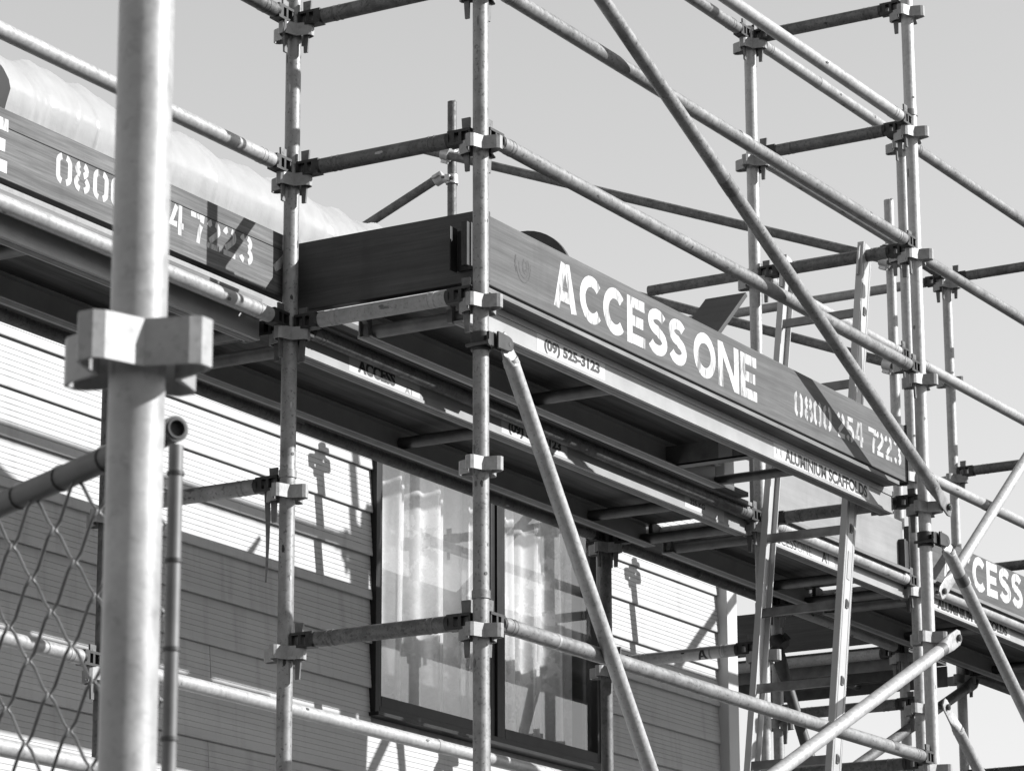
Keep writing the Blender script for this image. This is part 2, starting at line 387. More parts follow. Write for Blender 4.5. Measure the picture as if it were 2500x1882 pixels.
ly(0, 0, D, 2, 'dark cross tube at the top edge between the speckled pole and the central pole', mat='galv_worn', group=G3)
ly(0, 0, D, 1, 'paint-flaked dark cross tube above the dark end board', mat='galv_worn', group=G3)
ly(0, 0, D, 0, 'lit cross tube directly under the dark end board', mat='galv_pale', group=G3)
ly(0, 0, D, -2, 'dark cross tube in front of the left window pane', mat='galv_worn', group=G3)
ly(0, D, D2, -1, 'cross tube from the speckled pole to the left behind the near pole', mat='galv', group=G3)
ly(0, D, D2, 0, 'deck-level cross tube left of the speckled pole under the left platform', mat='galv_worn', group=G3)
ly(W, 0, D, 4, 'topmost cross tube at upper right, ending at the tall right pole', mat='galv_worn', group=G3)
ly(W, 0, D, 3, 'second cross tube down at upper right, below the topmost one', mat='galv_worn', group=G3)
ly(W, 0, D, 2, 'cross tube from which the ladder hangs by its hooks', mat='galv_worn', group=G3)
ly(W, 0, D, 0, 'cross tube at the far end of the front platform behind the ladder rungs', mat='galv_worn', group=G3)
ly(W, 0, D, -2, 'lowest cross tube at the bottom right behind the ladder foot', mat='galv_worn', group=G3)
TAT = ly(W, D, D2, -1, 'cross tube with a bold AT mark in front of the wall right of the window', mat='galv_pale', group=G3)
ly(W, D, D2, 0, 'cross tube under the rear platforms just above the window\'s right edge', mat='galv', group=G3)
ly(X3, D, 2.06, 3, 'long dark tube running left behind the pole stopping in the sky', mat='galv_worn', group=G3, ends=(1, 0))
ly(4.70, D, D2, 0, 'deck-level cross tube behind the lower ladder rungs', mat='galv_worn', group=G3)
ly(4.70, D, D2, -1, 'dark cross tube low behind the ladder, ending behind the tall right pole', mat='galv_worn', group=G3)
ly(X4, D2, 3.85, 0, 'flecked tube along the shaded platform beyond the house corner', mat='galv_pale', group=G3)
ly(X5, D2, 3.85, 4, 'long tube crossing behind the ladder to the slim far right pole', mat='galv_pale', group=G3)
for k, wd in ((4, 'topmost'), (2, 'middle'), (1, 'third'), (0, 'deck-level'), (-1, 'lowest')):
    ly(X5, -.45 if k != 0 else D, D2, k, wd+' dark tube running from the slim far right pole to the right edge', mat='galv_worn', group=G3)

# dark scuffs, tape remains and paint dabs on the tubes
def scuffs(t, p0, p1, n, rng=random):
    p0, p1 = Vector(p0), Vector(p1); d = (p1-p0).normalized(); L = (p1-p0).length
    for _ in range(n):
        p = p0+d*rng.uniform(.2, L-.2); c = (CAM-p); c = (c-d*c.dot(d)).normalized(); e = d.cross(c)
        an = rng.uniform(-1.1, 1.1); n1 = c*math.cos(an)+e*math.sin(an); n2 = d.cross(n1)
        a, b = rng.uniform(.006, .022), rng.uniform(.003, .0065)
        po = [(a*math.cos(k*.7854)*rng.uniform(.5, 1.1), b*math.sin(k*.7854)*rng.uniform(.5, 1.1)) for k in range(8)]
        m = MB(); vs = [p+d*u+(n1*math.cos(v/R)+n2*math.sin(v/R))*(R+.0010) for u, v in po]; m.add(vs, [tuple(range(8))], True)
        m.build('scuff', rng.choice(['black', 'steel', 'steel', 'galv_light']), t)
_rs = random.Random(3)
for t_, x_, y_, z0_, z1_, n_ in ((SC, 0, 0, -1.3, 1.4, 9), (SL, 0, D, -1.3, 1.6, 9), (SR, W, 0, -1.2, 2.2, 7)): scuffs(t_, (x_, y_, z0_), (x_, y_, z1_), n_, _rs)
for o_ in [o for o in list(bpy.data.objects) if o.name.split('.')[0] in ('ledger', 'transom') and o.parent is None]:
    tb = [c for c in o_.children if c.name.startswith('tube')][0]; vs_ = tb.data.vertices; scuffs(o_, Vector(sum((v.co for v in vs_[:26]), Vector())/26)+OFF[o_.name], Vector(sum((v.co for v in vs_[-26:]), Vector())/26)+OFF[o_.name], 2 if o_.name.startswith('transom') else 4, _rs)

# AT marks printed on two tubes
def cyl_poly(m, axis_p, d, n1, n2, rr, polys):
    P = lambda u, vv: Vector(axis_p)+Vector(d)*u+(Vector(n1)*math.cos(vv/R)+Vector(n2)*math.sin(vv/R))*rr
    for q in polys:                               # a quadrilateral laid round the tube in narrow strips
        N_ = 8; vs = []
        for k in range(N_+1):
            f = k/N_
            for a_, b_ in ((q[0], q[3]), (q[1], q[2])): vs.append(P(a_[0]+(b_[0]-a_[0])*f, a_[1]+(b_[1]-a_[1])*f))
        m.add(vs, [(2*k, 2*k+1, 2*k+3, 2*k+2) for k in range(N_)], True)
def at_mark(t, p, d, n1, s=1.0, up=(0, 0, 1)):
    A1 = [[(-.030, -.020), (-.020, -.020), (-.004, .020), (-.014, .020)], [(-.009, .020), (.000, .020), (.012, -.020), (.001, -.020)], [(-.018, -.008), (-.003, -.008), (-.005, -.001), (-.016, -.001)]]
    A2 = [[(.020, -.020), (.027, -.020), (.027, .020), (.020, .020)]]
    for nm, po, mt in (('logo_letter', A1, 'ink'), ('logo_bar', A2, 'ink_grey')):
        m = MB()
        for i, q in enumerate(po): cyl_poly(m, p, d, n1, up, R+.0008+i*.0002, [[(u*s, v*s) for u, v in q]])
        m.build(nm, mt, t)
at_mark(TAT, (W, D+.245, -H+ZL-.006), (0, -1, 0), (-.9, 0, -.43), 1.0, (-.43, 0, .9))
MB().tube((W, D+.17, -H+ZL-.006), (W, D+.34, -H+ZL-.006), R+.0005, 26, caps=False).build('label_band', 'zinc', TAT)
at_mark(LAT, (3.98, D2, ZL), (1, 0, 0), (0, -.8, -.6), .8, (0, -.6, .8))

# ------------------------------------------------------------------ diagonal braces and couplers
def flat_end(t, p, d, side, ln=.13, mat='galv_pale', out=.0):
    d, side = Vector(d).normalized(), Vector(side); wv = d.cross(side).normalized()
    m = MB(); p = Vector(p)
    c0, c1, c2 = p, p+d*(ln*.45), p+d*ln                # tip, plate, blend into the tube
    prof = [(p-d*.035, .020, .0035), (p-d*.012, .031, .0035), (c1, .033, .0038), (c1+(c2-c1)*.5, .030, .013), (c2+d*.02, R*1.01, R*1.01)]
    vs = []; n = 16
    for q, a, b in prof:
        for i in range(n):
            an = 2*math.pi*i/n; cx, sx = math.cos(an), math.sin(an)
            e = .35 if b < .012 else .8
            vs.append(q+wv*a*math.copysign(abs(cx)**e, cx)+side*b*math.copysign(abs(sx)**e, sx))
    fs = [(i*n+k, i*n+(k+1) % n, (i+1)*n+(k+1) % n, (i+1)*n+k) for i in range(len(prof)-1) for k in range(n)]
    fs = [f[::-1] for f in fs] if wv.cross(side).dot(d) < 0 else fs
    m.add(vs, fs); m.add(vs[:n], [tuple(range(n))], True)
    m.build('flattened_end', mat, t)
    b = MB(); b.tube(p-side*.03, p+side*.018, .0075, 10); b.tube(p+side*.006, p+side*.016, .0135, 6); b.build('bolt', 'bolt', t)
def brace(p0, p1, label, mat='galv_pale', f0=None, f1=None, bands=(), r=R, fl=.13):
    p0, p1 = Vector(p0), Vector(p1); d = (p1-p0).normalized()
    t = thing('diagonal_brace', p0, label, 'brace', 'diagonal braces')
    a = p0+d*fl if f0 else p0; b = p1-d*fl if f1 else p1
    MB().tube(a, b, r, 26, hollow=0 if (f0 and f1) else .05).build('tube', mat, t)
    if f0: flat_end(t, p0, d, f0, ln=fl, mat=mat)
    if f1: flat_end(t, p1, -d, f1, ln=fl, mat=mat)
    for c, ln, bm in bands: MB().tube(p0+d*c, p0+d*(c+ln), r+.0009, 24, caps=False).build('tape_band', bm, t)
    return t
def coupler(pa, da, pb, db, label, mat='black', sc=1.0):      # swivel coupler: two collars, a body between, hinge bolts
    pa, pb, da, db = map(Vector, (pa, pb, da, db)); da.normalize(); db.normalize(); k = (pb-pa).normalized()
    t = thing('swivel_coupler', pa, label, 'coupler', 'tube couplers')
    for p, d, s_ in ((pa, da, 1), (pb, db, -1)):
        MB().tube(p-d*.024, p+d*.024, R+.009, 20).build('collar', mat, t, .002)
        sd_ = d.cross(k).normalized()
        MB().obox(p+sd_*(R+.016), sd_*.012, d*.017, k*.016).build('lug', mat, t, .003); MB().obox(p-sd_*(R+.014), sd_*.010, d*.020, k*.012).build('lug', mat, t, .003)
        m = MB(); m.tube(p+sd_*(R+.018)-k*.034, p+sd_*(R+.018)+k*.036, .006, 8); m.tube(p+sd_*(R+.018)-k*.03, p+sd_*(R+.018)-k*.018, .012, 6); m.build('bolt', 'bolt', t)
    mid = (pa+pb)/2
    m = MB(); m.tube(mid-k*.02, mid+k*.02, .02, 14); m.build('swivel_pin', mat, t)
    return t
Ym = -.078
brace((-.03, Ym, 1.443), (3.168+.085, Ym, .04-.036), 'long dark-sided diagonal brace falling across the sky to the tall right pole', 'galv', f1=(0, -1, 0), bands=[(1.62, .075, 'galv_worn')])
brace((.066, -.045, -.118), (2.13, -.045, -2.86), 'pale diagonal brace dropping from below the central pole\'s upper coupler past the window', 'galv_pale', f0=(0, -1, 0), fl=.045)
brace((W+.066, -.045, -.118), (6.0, -.045, -2.10), 'brace dropping from a dark coupler on the right pole to the right edge', 'galv_pale', f0=(0, -1, 0), bands=[(.17, .05, 'steel')], fl=.045)
brace((3.30, Ym, -.487), (.0, Ym, -1.975), 'wide bright brace rising from bottom right to a bolt on the tall right pole', 'galv_light', f0=(0, -1, 0), bands=[(.15, .045, 'steel')])
brace((4.775, D-.078, .017), (7.42, D-.078, 2.09), 'bright white brace rising to the right edge in front of the CESS board', 'galv_light', f0=(0, -1, 0))
brace((4.77, D-.078, -.478), (9.2, D-.078, -3.6), 'twisted flat-ended brace dropping at the bottom right corner', 'galv_pale', f0=(0, -1, 0))
brace((6.76, D2-.06, -.012), (3.9, D2-.06, -1.215), 'distant grey brace rising behind the pole pair at bottom right', 'galv_worn', f0=(0, -1, 0))
brace((XV-.06, 1.35, -.165), (XV-.06, .66, -2.43), 'black taped brace slanting down behind the ladder', 'rubber', f0=(-1, 0, 0))
brace((X4, 3.85+.07, 2.80), (X4+.02, 6.6, 1.72), 'distant dark brace sloping down left from the free-topped pole over the roof', 'galv_worn', r=R*.98)
brace((X4-.055, 1.26, 1.885), (X4-.055, 4.04, 2.965), 'upper sloping rail in the sky from the clamped pole up to the distant pole', 'galv_worn', r=R*.98)
brace((X4-.055, 1.30, 1.385), (X4-.055, 3.9, 2.42), 'lower sloping rail passing behind the ladder toward the clamped pole', 'galv_worn', r=R*.98)
def fork_coupler(x, label):              # half-collar on the pole with a forked lug that takes the brace end
    z = -.118; t = thing('brace_coupler', (x, 0, z), label, 'coupler', 'tube couplers')
    MB().tube((x, 0, z-.027), (x, 0, z+.027), R+.0065, 22).build('collar', 'black', t, .003)
    lug = [(.0, -.026), (.055, -.024)]+arc2(.066, 0, .022, -80, 80)+[(.055, .024), (.0, .026)]
    for y in (-.054, -.037): MB().prism(lug, (x, y, z), (1, 0, 0), (0, 0, 1), (0, -.008, 0)).build('lug', 'black', t, .002)
    MB().box((x-.030, -.048, z-.022), (x+.012, -.0365, z+.022)).build('clamp_flap', 'black', t, .003)
    MB().tube((x-.034, -.044, z-.014), (x-.034, .03, z-.014), .006, 10).build('eye_bolt', 'bolt', t)
    MB().tube((x-.034, -.052, z-.014), (x-.034, -.0445, z-.014), .011, 6).build('nut', 'bolt', t)
def arc2(cx, cy, rr, a0, a1, n=10): return [(cx+rr*math.cos(math.radians(a0+(a1-a0)*i/n)), cy+rr*math.sin(math.radians(a0+(a1-a0)*i/n))) for i in range(n+1)]
fork_coupler(0, 'dark coupler just under the pressing on the central pole, holding the pale brace')
fork_coupler(W, 'dark coupler on the tall right pole holding the downward brace')
coupler((XV, D2, -.13), (0, 0, 1), (XV-.06, 1.33, -.15), (0, -1, -1), 'dark coupler holding the black taped brace behind the ladder')
for i, (z, y) in enumerate(((1.925, 1.376), (1.410, 1.376))):
    coupler((X4, D2, z), (0, 0, 1), (X4-.055, y, z), (0, 2.78, 1.08), ('upper' if i == 0 else 'lower')+' bright clamp with an open tube end on the free-topped pole by the ladder', 'zinc')
coupler((X4, 3.85, 2.90), (0, 0, 1), (X4-.055, 3.85, 2.893), (0, 2.78, 1.08), 'upper clamp on the distant free-topped pole over the roof', 'zinc')
coupler((X4, 3.85, 2.77), (0, 0, 1), (X4, 3.93, 2.79), (0, 2.7, -1.05), 'lower clamp with a round open ring on the distant free-topped pole', 'zinc')

# ------------------------------------------------------------------ platforms
TXT_CACHE = {}
def text_polys(txt, offset=0.0):
    key = (txt, offset)
    if key not in TXT_CACHE:
        cu = bpy.data.curves.new('t', 'FONT'); cu.body = txt; cu.size = 1; cu.offset = offset; cu.resolution_u = 4
        ob = bpy.data.objects.new('t', cu); col.objects.link(ob); dg = bpy.context.evaluated_depsgraph_get(); dg.update()
        me = ob.evaluated_get(dg).to_mesh()
        TXT_CACHE[key] = ([v.co.copy() for v in me.vertices], [tuple(p.vertices) for p in me.polygons])
        ob.evaluated_get(dg).to_mesh_clear(); bpy.data.objects.remove(ob); bpy.data.curves.remove(cu)
    return TXT_CACHE[key]
def text_on(parent, name, txt, x0, x1, z0, z1, y, mat, offset=0.0, bold_src=None):   # flat print facing -Y
    vs, fs = text_polys(txt, offset)
    ax, bx = min(v.x for v in vs), max(v.x for v in vs); az, bz = min(v.y for v in vs), max(v.y for v in vs)
    m = MB(); m.add([((v.x-ax)/(bx-ax)*(x1-x0)+x0, y, (v.y-az)/(bz-az)*(z1-z0)+z0) for v in vs], fs, True)
    return m.build(name, mat, parent)

def platform(x0, x1, y0, y1, label, ply_end=None, rungs=(), beam=None, dz=0.0):
    t = thing('scaffold_platform', (x0, y0, -.035), label, 'scaffold plank', 'aluminium planks of the walkway')
    zt, zb = .066+dz, -.020+dz; pe = ply_end or x1-.02
    MB().box((x0+.02, y0+.016, zt+.002), (pe, y1+.02, zt+.018)).build('plywood_deck', 'ply', t)
    MB().box((x0+.02, y0-.066, zt+.002), (x1-.10, y0+.0155, zt+.016)).build('deck_edge', 'ply_edge', t)
    X1 = x1
    for y, s_ in ((y0, 1), (y1, -1)):
        m = MB(); th = .004; x1 = pe+.03 if (ply_end and s_ < 0) else X1
        m.box((x0+.02, min(y, y+s_*th), zb), (x1-.02, max(y, y+s_*th), zt))                           # web
        ya, yb = sorted((y+s_*th, y+s_*.046)); m.box((x0+.02, ya, zb), (x1-.02, yb, zb+.004))          # bottom flange, inward
        ya, yb = sorted((y+s_*th, y+s_*.03)); m.box((x0+.02, ya, zt-.004), (x1-.02, yb, zt))
        ya, yb = sorted((y-s_*.004, y)); m.box((x0+.02, ya, zb), (x1-.02, yb, zb+.010))                # lip
        m.box((x0+.02, ya, zt-.02), (x1-.02, yb, zt))
        m.build('side_rail', 'alu', t)
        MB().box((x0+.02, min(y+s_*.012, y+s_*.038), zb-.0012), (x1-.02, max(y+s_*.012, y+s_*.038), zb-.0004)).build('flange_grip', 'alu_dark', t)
    x1 = X1
    for xr in rungs:
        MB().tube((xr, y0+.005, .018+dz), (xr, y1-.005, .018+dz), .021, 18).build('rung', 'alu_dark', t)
    if beam:
        m = MB(); m.box((beam, y0+.005, -.018), (beam+.006, y1-.005, .055)); m.box((beam, y0+.005, -.018), (beam+.05, y1-.005, -.013)); m.build('cross_beam', 'alu_dark', t)
        MB().box((beam-.0015, y0+.11, -.012), (beam-.0004, y0+.165, .05)).build('beam_label', 'alu', t)
    for x, s_ in ((x0+.02, -1), (x1-.02, 1)):
        if beam and s_ > 0: MB().box((x, y0+.005, zb+.004), (x+.006, y0+.09, zt)).build('end_plate', 'alu_dark', t); MB().tube((pe+.02, y0+.004, zb+.03), (pe+.02, y1-.004, zb+.03), .018, 18).build('hatch_bar', 'alu_dark', t)
        else: MB().tube((x-s_*.035, y0+.004, zb+.024), (x-s_*.035, y1-.004, zb+.024), .0215, 20).build('end_rung', 'alu_dark', t)
        for y in ((y0+.04,) if beam and s_ > 0 else (y0+.04, y1-.04)):            # hooks lying over the cross tube
            m = MB(); po = [(0, .02), (.05, .045), (.05, .058), (0, .066), (-.02, .066), (-.02, -.02), (0, -.02)]
            m.prism([(s_*a, b) for a, b in po], (x+s_*.006, y, 0), (1, 0, 0), (0, 0, 1), (0, .018, 0)); m.build('hook', 'steel', t)
    return t
YF = .10
PF = platform(.05, W-.045, YF, .480, 'front platform under the ACCESS ONE board, seen from below', ply_end=2.42, rungs=(1.115,), beam=2.05)
YI = .712; YJ = 1.155
PA = platform(XL+.05, -.05, .752, 1.17, 'left platform under the weathered phone-number board', rungs=(-2.2, -1.1))
PB = platform(.05, W-.05, YI, YJ, 'rear platform over the window, with a dark print partly hidden by a tube', rungs=(1.36, 2.70), dz=-.010)
PC = platform(W+.05, X3-.05, YI, YJ, 'short rear platform behind the ladder with thin lettering on its edge', rungs=(4.25,), dz=-.010)
PD = platform(X3+.05, XE-.05, YI, YJ, 'far right platform under the CESS board', rungs=(5.6, 6.6), dz=-.010)
def sticker(t, x0, x1, z0, z1, y, mat='sticker'): return MB().box((x0, y-.0006, z0), (x1, y-.0001, z1)).build('sticker', mat, t)
ys = YF-.0042
sticker(PF, .50, .935, -.012, .046, YF); text_on(PF, 'sticker_lettering', '(09) 525-3123', .545, .90, -.006, .040, YF-.0012, 'ink', .05)
sticker(PF, 2.15, 2.945, -.012, .047, YF)
text_on(PF, 'sticker_lettering', 'ALUMINIUM SCAFFOLDS', 2.24, 2.925, -.004, .042, YF-.0012, 'ink', .038)
text_on(PF, 'sticker_lettering', 'AT AI', 2.165, 2.215, .002, .032, YF-.0012, 'ink_grey', .0)
text_on(PF, 'sticker_lettering', 'ACCESS SYSTEMS SALES AND HIRE', 2.42, 2.76, -.0095, -.0045, YF-.0012, 'ink_grey', .0)
sticker(PB, .37, .79, -.022, .038, YI); text_on(PB, 'sticker_lettering', 'ACCESS', .42, .64, -.012, .032, YI-.0012, 'ink', .05); text_on(PB, 'sticker_lettering', 'AT', .70, .75, -.017, .005, YI-.0012, 'ink_grey', .02)
sticker(PB, 1.31, 1.76, -.022, .038, YI); text_on(PB, 'sticker_lettering', '(09) 525-3123', 1.355, 1.715, -.014, .032, YI-.0012, 'ink', .05)
sticker(PB, 2.64, 2.96, -.018, .036, YI); text_on(PB, 'sticker_lettering', '225 KG', 2.68, 2.80, -.002, .020, YI-.0012, 'ink', .02)
sticker(PC, 3.30, 3.93, -.022, .038, YI)
text_on(PC, 'sticker_lettering', 'ACCESS', 3.35, 3.58, -.014, .026, YI-.0012, 'ink', .0); text_on(PC, 'sticker_lettering', 'ONE', 3.59, 3.72, -.014, .026, YI-.0012, 'ink_grey', -.01)
text_on(PC, 'sticker_lettering', 'A', 3.81, 3.86, -.016, .026, YI-.0012, 'ink', .03); text_on(PC, 'sticker_lettering', 'I', 3.87, 3.878, -.016, .026, YI-.0012, 'ink_grey', .0)
sticker(PD, 4.86, 5.75, -.022, .038, YI); text_on(PD, 'sticker_lettering', 'ALUMINIUM SCAFFOLDS', 4.95, 5.72, -.014, .028, YI-.0012, 'ink', .055)

o = MB().box((XL+.06, 1.185, .050), (X3+2.7, 1.347, .076)).build('shade_plank', 'ply'); tag(o, 'added unseen plank shading the wall, between the rear platforms and the inner deck-edge tube', 'plank')  # hidden plank added to close a sunlit slit on the house wall
o = MB().box((.06, .602, .066), (2.95, .662, .084)).build('shade_batten', 'ply'); tag(o, 'added unseen batten shading the deck-level tube behind the front platform', 'batten')  # hidden batten added to keep the sun off the deck-level tube
# end return platform round the gable, running along +Y
t = thing('scaffold_platform', (X4, D2, -.03), 'dark underside of the platform beyond the house corner', 'scaffold plank', 'aluminium planks of the walkway')
MB().box((X4+.06, D2+.05, .068), (X5-.06, 3.8, .084)).build('plywood_deck', 'ply', t)
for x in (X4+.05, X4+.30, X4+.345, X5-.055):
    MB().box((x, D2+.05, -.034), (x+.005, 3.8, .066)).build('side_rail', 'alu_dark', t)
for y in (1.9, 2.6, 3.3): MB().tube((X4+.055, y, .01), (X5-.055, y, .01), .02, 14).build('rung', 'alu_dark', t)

# short plank propped on the deck
t = thing('leaning_plank', (1.72, .38, .09), 'dark short plank tilted up behind the ACCESS ONE board, pointed against the sky', 'plank')
hb, ha = Vector((1.72, .300, .095)), Vector((.65, 0, .578)); hy = Vector((0, .168, 0)); hn = ha.cross(hy).normalized()
m = MB(); m.obox(hb+ha*.5+hy*.5, ha*.5, hy*.5, hn*.009); m.build('board', 'ply_lid', t, .003)
m = MB(); m.obox(hb+ha*.03+hy*.5+hn*.016, ha*.03, hy*.48, hn*.0065); m.build('cleat', 'ply_lid', t)

# ------------------------------------------------------------------ toe boards
def arc(cx, cy, rx, ry, a0, a1, n=14): return [(cx+rx*math.cos(math.radians(a0+(a1-a0)*i/n)), cy+ry*math.sin(math.radians(a0+(a1-a0)*i/n))) for i in range(n+1)]
dl = 9
ST = {  # stencil strokes in a box .62 x 1, stroke width .16
 '0': [arc(.31,.70,.225,.215,90+22,180)+arc(.31,.30,.225,.215,180,270-22), arc(.31,.70,.225,.215,90-22,0)+arc(.31,.30,.225,.215,0,-90+22)],
 '8': [arc(.31,.735,.18,.18,90+26,250), arc(.31,.735,.18,.18,90-26,-70), arc(.31,.285,.225,.205,128,270-22), arc(.31,.285,.225,.205,52,-90+22)],
 '2': [arc(.30,.70,.21,.215,170,112,6), arc(.30,.70,.22,.215,68,-38)+[(.14,.24)], [(.05,.085),(.57,.085)]],
 '5': [[(.54,.92),(.13,.92)], [(.13,.80),(.12,.56)]+arc(.28,.33,.25,.235,100,-75,14), arc(.28,.33,.25,.235,-108,-150,5)],
 '4': [[(.30,.95),(.07,.33),(.33,.33)], [(.45,1.0),(.45,0)], [(.53,.33),(.60,.33)]],
 '7': [[(.05,.92),(.54,.92),(.52,.74)], [(.49,.64),(.42,.42),(.36,0)]],
 '3': [arc(.29,.735,.20,.185,165,112,6), arc(.29,.735,.20,.185,68,-62), arc(.29,.29,.235,.21,66,-66), arc(.29,.29,.235,.21,-112,-165,6)],
}
BG = {  # bold letters in a unit box, stroke width .24
 'A': [[(.13,0),(.44,1.0)], [(.56,1.0),(.87,0)], [(.22,.29),(.78,.29)]],
 'C': [arc(.53,.5,.41,.385,42,318,26)],
 'E': [[(.15,0),(.15,1)], [(.27,.885),(.90,.885)], [(.27,.5),(.82,.5)], [(.27,.115),(.90,.115)]],
 'S': [arc(.50,.715,.33,.175,25,270,16)+arc(.50,.305,.35,.19,90,-160,16)[1:]],
 'O': [arc(.5,.5,.395,.385,0,360,36)],
 'N': [[(.13,0),(.13,1)], [(.15,.98),(.85,.02)], [(.87,0),(.87,1)]],
}
def ribbon(m, pts, wd, tf, i0):
    n = len(pts); closed = n > 3 and abs(pts[0][0]-pts[-1][0])+abs(pts[0][1]-pts[-1][1]) < 1e-6
    L, Rr = [], []
    P = [tf(x, z) for x, z in pts]
    for i in range(n):
        def dr(a, b): v = (P[b][0]-P[a][0], P[b][1]-P[a][1]); q = math.hypot(*v) or 1; return (v[0]/q, v[1]/q)
        if closed: d0, d1 = dr((i-1) % (n-1), i if i else 0) if i else dr(n-2, 0), dr(i % (n-1), (i % (n-1))+1)
        else: d0 = dr(i-1, i) if i else dr(0, 1); d1 = dr(i, i+1) if i < n-1 else d0
        nx, nz = -(d0[1]+d1[1])/2, (d0[0]+d1[0])/2; q = nx*nx+nz*nz; q = max(q, .35)
        nx, nz = nx/q*wd/2, nz/q*wd/2
        L.append((P[i][0]+nx, P[i][1]+nz)); Rr.append((P[i][0]-nx, P[i][1]-nz))
    return L, Rr
def glyph(parent, name, strokes, x0, x1, z0, z1, bw_, wd, y, mat):
    m = MB()
    for si, pts in enumerate(strokes):
        tf = lambda x, z: (x0+x/bw_*(x1-x0), z0+z*(z1-z0))
        L, Rr = ribbon(m, pts, wd, tf, si); n = len(L); yy = y-.0004-.00025*si
        j = lambda p: (p[0]+random.uniform(-.0006, .0006), yy, min(max(p[1], z0), z1)+random.uniform(-.0005, .0005))
        m.add([j(p) for p in L]+[j(p) for p in Rr], [(n+i, n+i+1, i+1, i) for i in range(n-1)], True)
    return m.build(name, mat, parent)
def access_one(t, x, z, y, k=1.0):
    sp = [('A', .520, .667), ('C', .687, .832), ('C', .839, .985), ('E', .995, 1.130), ('S', 1.134, 1.275), ('S', 1.280, 1.411), ('O', 1.461, 1.618), ('N', 1.635, 1.794), ('E', 1.802, 1.941)]
    for c, a, b in sp: glyph(t, 'painted_letter', BG[c], x+(a-.52)*k, x+(b-.52)*k, z, z+.158, 1.0, .0355, y, 'paint')
def number(t, xs, wd, z0, z1, y):
    for c, x in zip('0800'+'254'+'7223', xs): glyph(t, 'stencil_digit', ST[c], x, x+wd, z0, z1, .62, .0185, y, 'paint_digits')
def knot(t, x, z, y, s=1):
    for i, (dx, r0) in enumerate(((0, 1), (.0, .72), (-.008, .42))):
        pts = arc(x+dx*s, z+(-.004)*i, .034*s*r0, .046*s*r0, 110, 400, 22); m = MB(); L, Rr = ribbon(m, pts, .0022, lambda a, b: (a, b), 0); n = len(L)
        m.add([(p[0], y-.0003-i*.0001, p[1]) for p in L]+[(p[0], y-.0003-i*.0001, p[1]) for p in Rr], [(n+k, n+k+1, k+1, k) for k in range(n-1)], True); m.build('knot_ring', 'ink_grey', t)

YT = .05
t = thing('toe_board', (.03, YT, .1), 'dark timber board lettered ACCESS ONE and a phone number across the centre', 'toe board', 'kick boards')
MB().box((.108, YT, .100), (3.185, YT+.036, .320)).build('board', 'wood_front', t, .003)
access_one(t, .520, .131, YT)
number(t, [2.223, 2.304, 2.379, 2.459, 2.573, 2.651, 2.729, 2.841, 2.910, 2.985, 3.066], .068, .152, .246, YT)
m = MB(); m.box((3.186, YT-.002, .095), (3.190, YT+.04, .325)); m.build('end_cap', 'black', t)
for i, (cx, rx, rz, a0, a1, wd_) in enumerate(((.345, .012, .020, 100, 420, .010), (.338, .030, .038, 170, 395, .0022), (.335, .042, .054, 190, 372, .0016), (.300, .014, .030, 130, 250, .006))):
    pts = arc(cx, .213, rx, rz, a0, a1, 20); mm = MB(); L, Rr = ribbon(mm, pts, wd_, lambda a, b: (a+.0015*math.sin(b*400), b), 0); n = len(L)
    mm.add([(p[0], YT-.0004-i*.0001, p[1]) for p in L]+[(p[0], YT-.0004-i*.0001, p[1]) for p in Rr], [(n+k, n+k+1, k+1, k) for k in range(n-1)], True); mm.build('knot_grain', 'knot', t)
YTB = D+.035
t = thing('toe_board', (XL, YTB, .13), 'weathered board at left with a white phone number, crossed by shadows', 'toe board', 'kick boards')
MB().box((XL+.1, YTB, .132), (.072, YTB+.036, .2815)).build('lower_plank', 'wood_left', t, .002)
MB().box((XL+.1, YTB+.001, .2835), (.072, YTB+.036, .335)).build('upper_plank', 'wood_left', t, .002)
access_one(t, -1.323-1.421, .149, YTB)
number(t, [-1.122, -1.040, -.952, -.868, -.76, -.672, -.584, -.482, -.397, -.314, -.226], .074, .188, .2805, YTB)
m = MB(); m.prism([(-.03,.205),(.06,.262),(.068,.29),(.03,.30),(-.0,.262),(-.045,.222)], (0, YTB-.0002, 0), (1,0,0), (0,0,1), (0,-.0006,0)); m.build('paint_smear', 'paint', t)
t = thing('toe_board', (.072, .05, .1), 'dark shaded board end-on between the speckled pole and the central pole', 'toe board', 'kick boards')
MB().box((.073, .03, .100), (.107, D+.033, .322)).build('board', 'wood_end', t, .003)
m = MB(); m.box((.060, .045, .135), (.0725, .120, .262)); m.box((.018, .0445, .130), (.0595, .050, .268)); m.box((.018, .118, .130), (.0595, .1235, .268)); m.box((-.002, .0495, .130), (.018, .068, .268)); m.build('board_bracket', 'black', t, .002)
MB().box((.0135, .051, .134), (.0178, .060, .264)).build('bracket_lip', 'steel', t)
t = thing('toe_board', (W, YTB, .1), 'plain pale grey board behind the ladder without lettering', 'toe board', 'kick boards')
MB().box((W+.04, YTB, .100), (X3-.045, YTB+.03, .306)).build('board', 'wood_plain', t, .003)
m = MB(); m.box((X3-.075, YTB-.02, .085), (X3-.028, YTB-.001, .22)); m.box((X3-.095, YTB-.03, .085), (X3-.0755, YTB-.001, .22)); m.build('board_bracket', 'black', t, .002)
t = thing('toe_board', (X3, YTB, .1), 'board cut off by the right edge showing the letters CESS', 'toe board', 'kick boards')
MB().box((X3+.045, YTB, .100), (XE, YTB+.036, .306)).build('board', 'wood_front', t, .003)
access_one(t, 5.056, .142, YTB)
t = thing('toe_board', (X4, D2, .1), 'shaded board along the platform beyond the house corner', 'toe board', 'kick boards')
MB().box((X4+.03, D2+.03, .100), (X4+.06, 3.8, .30)).build('board', 'wood_end', t)

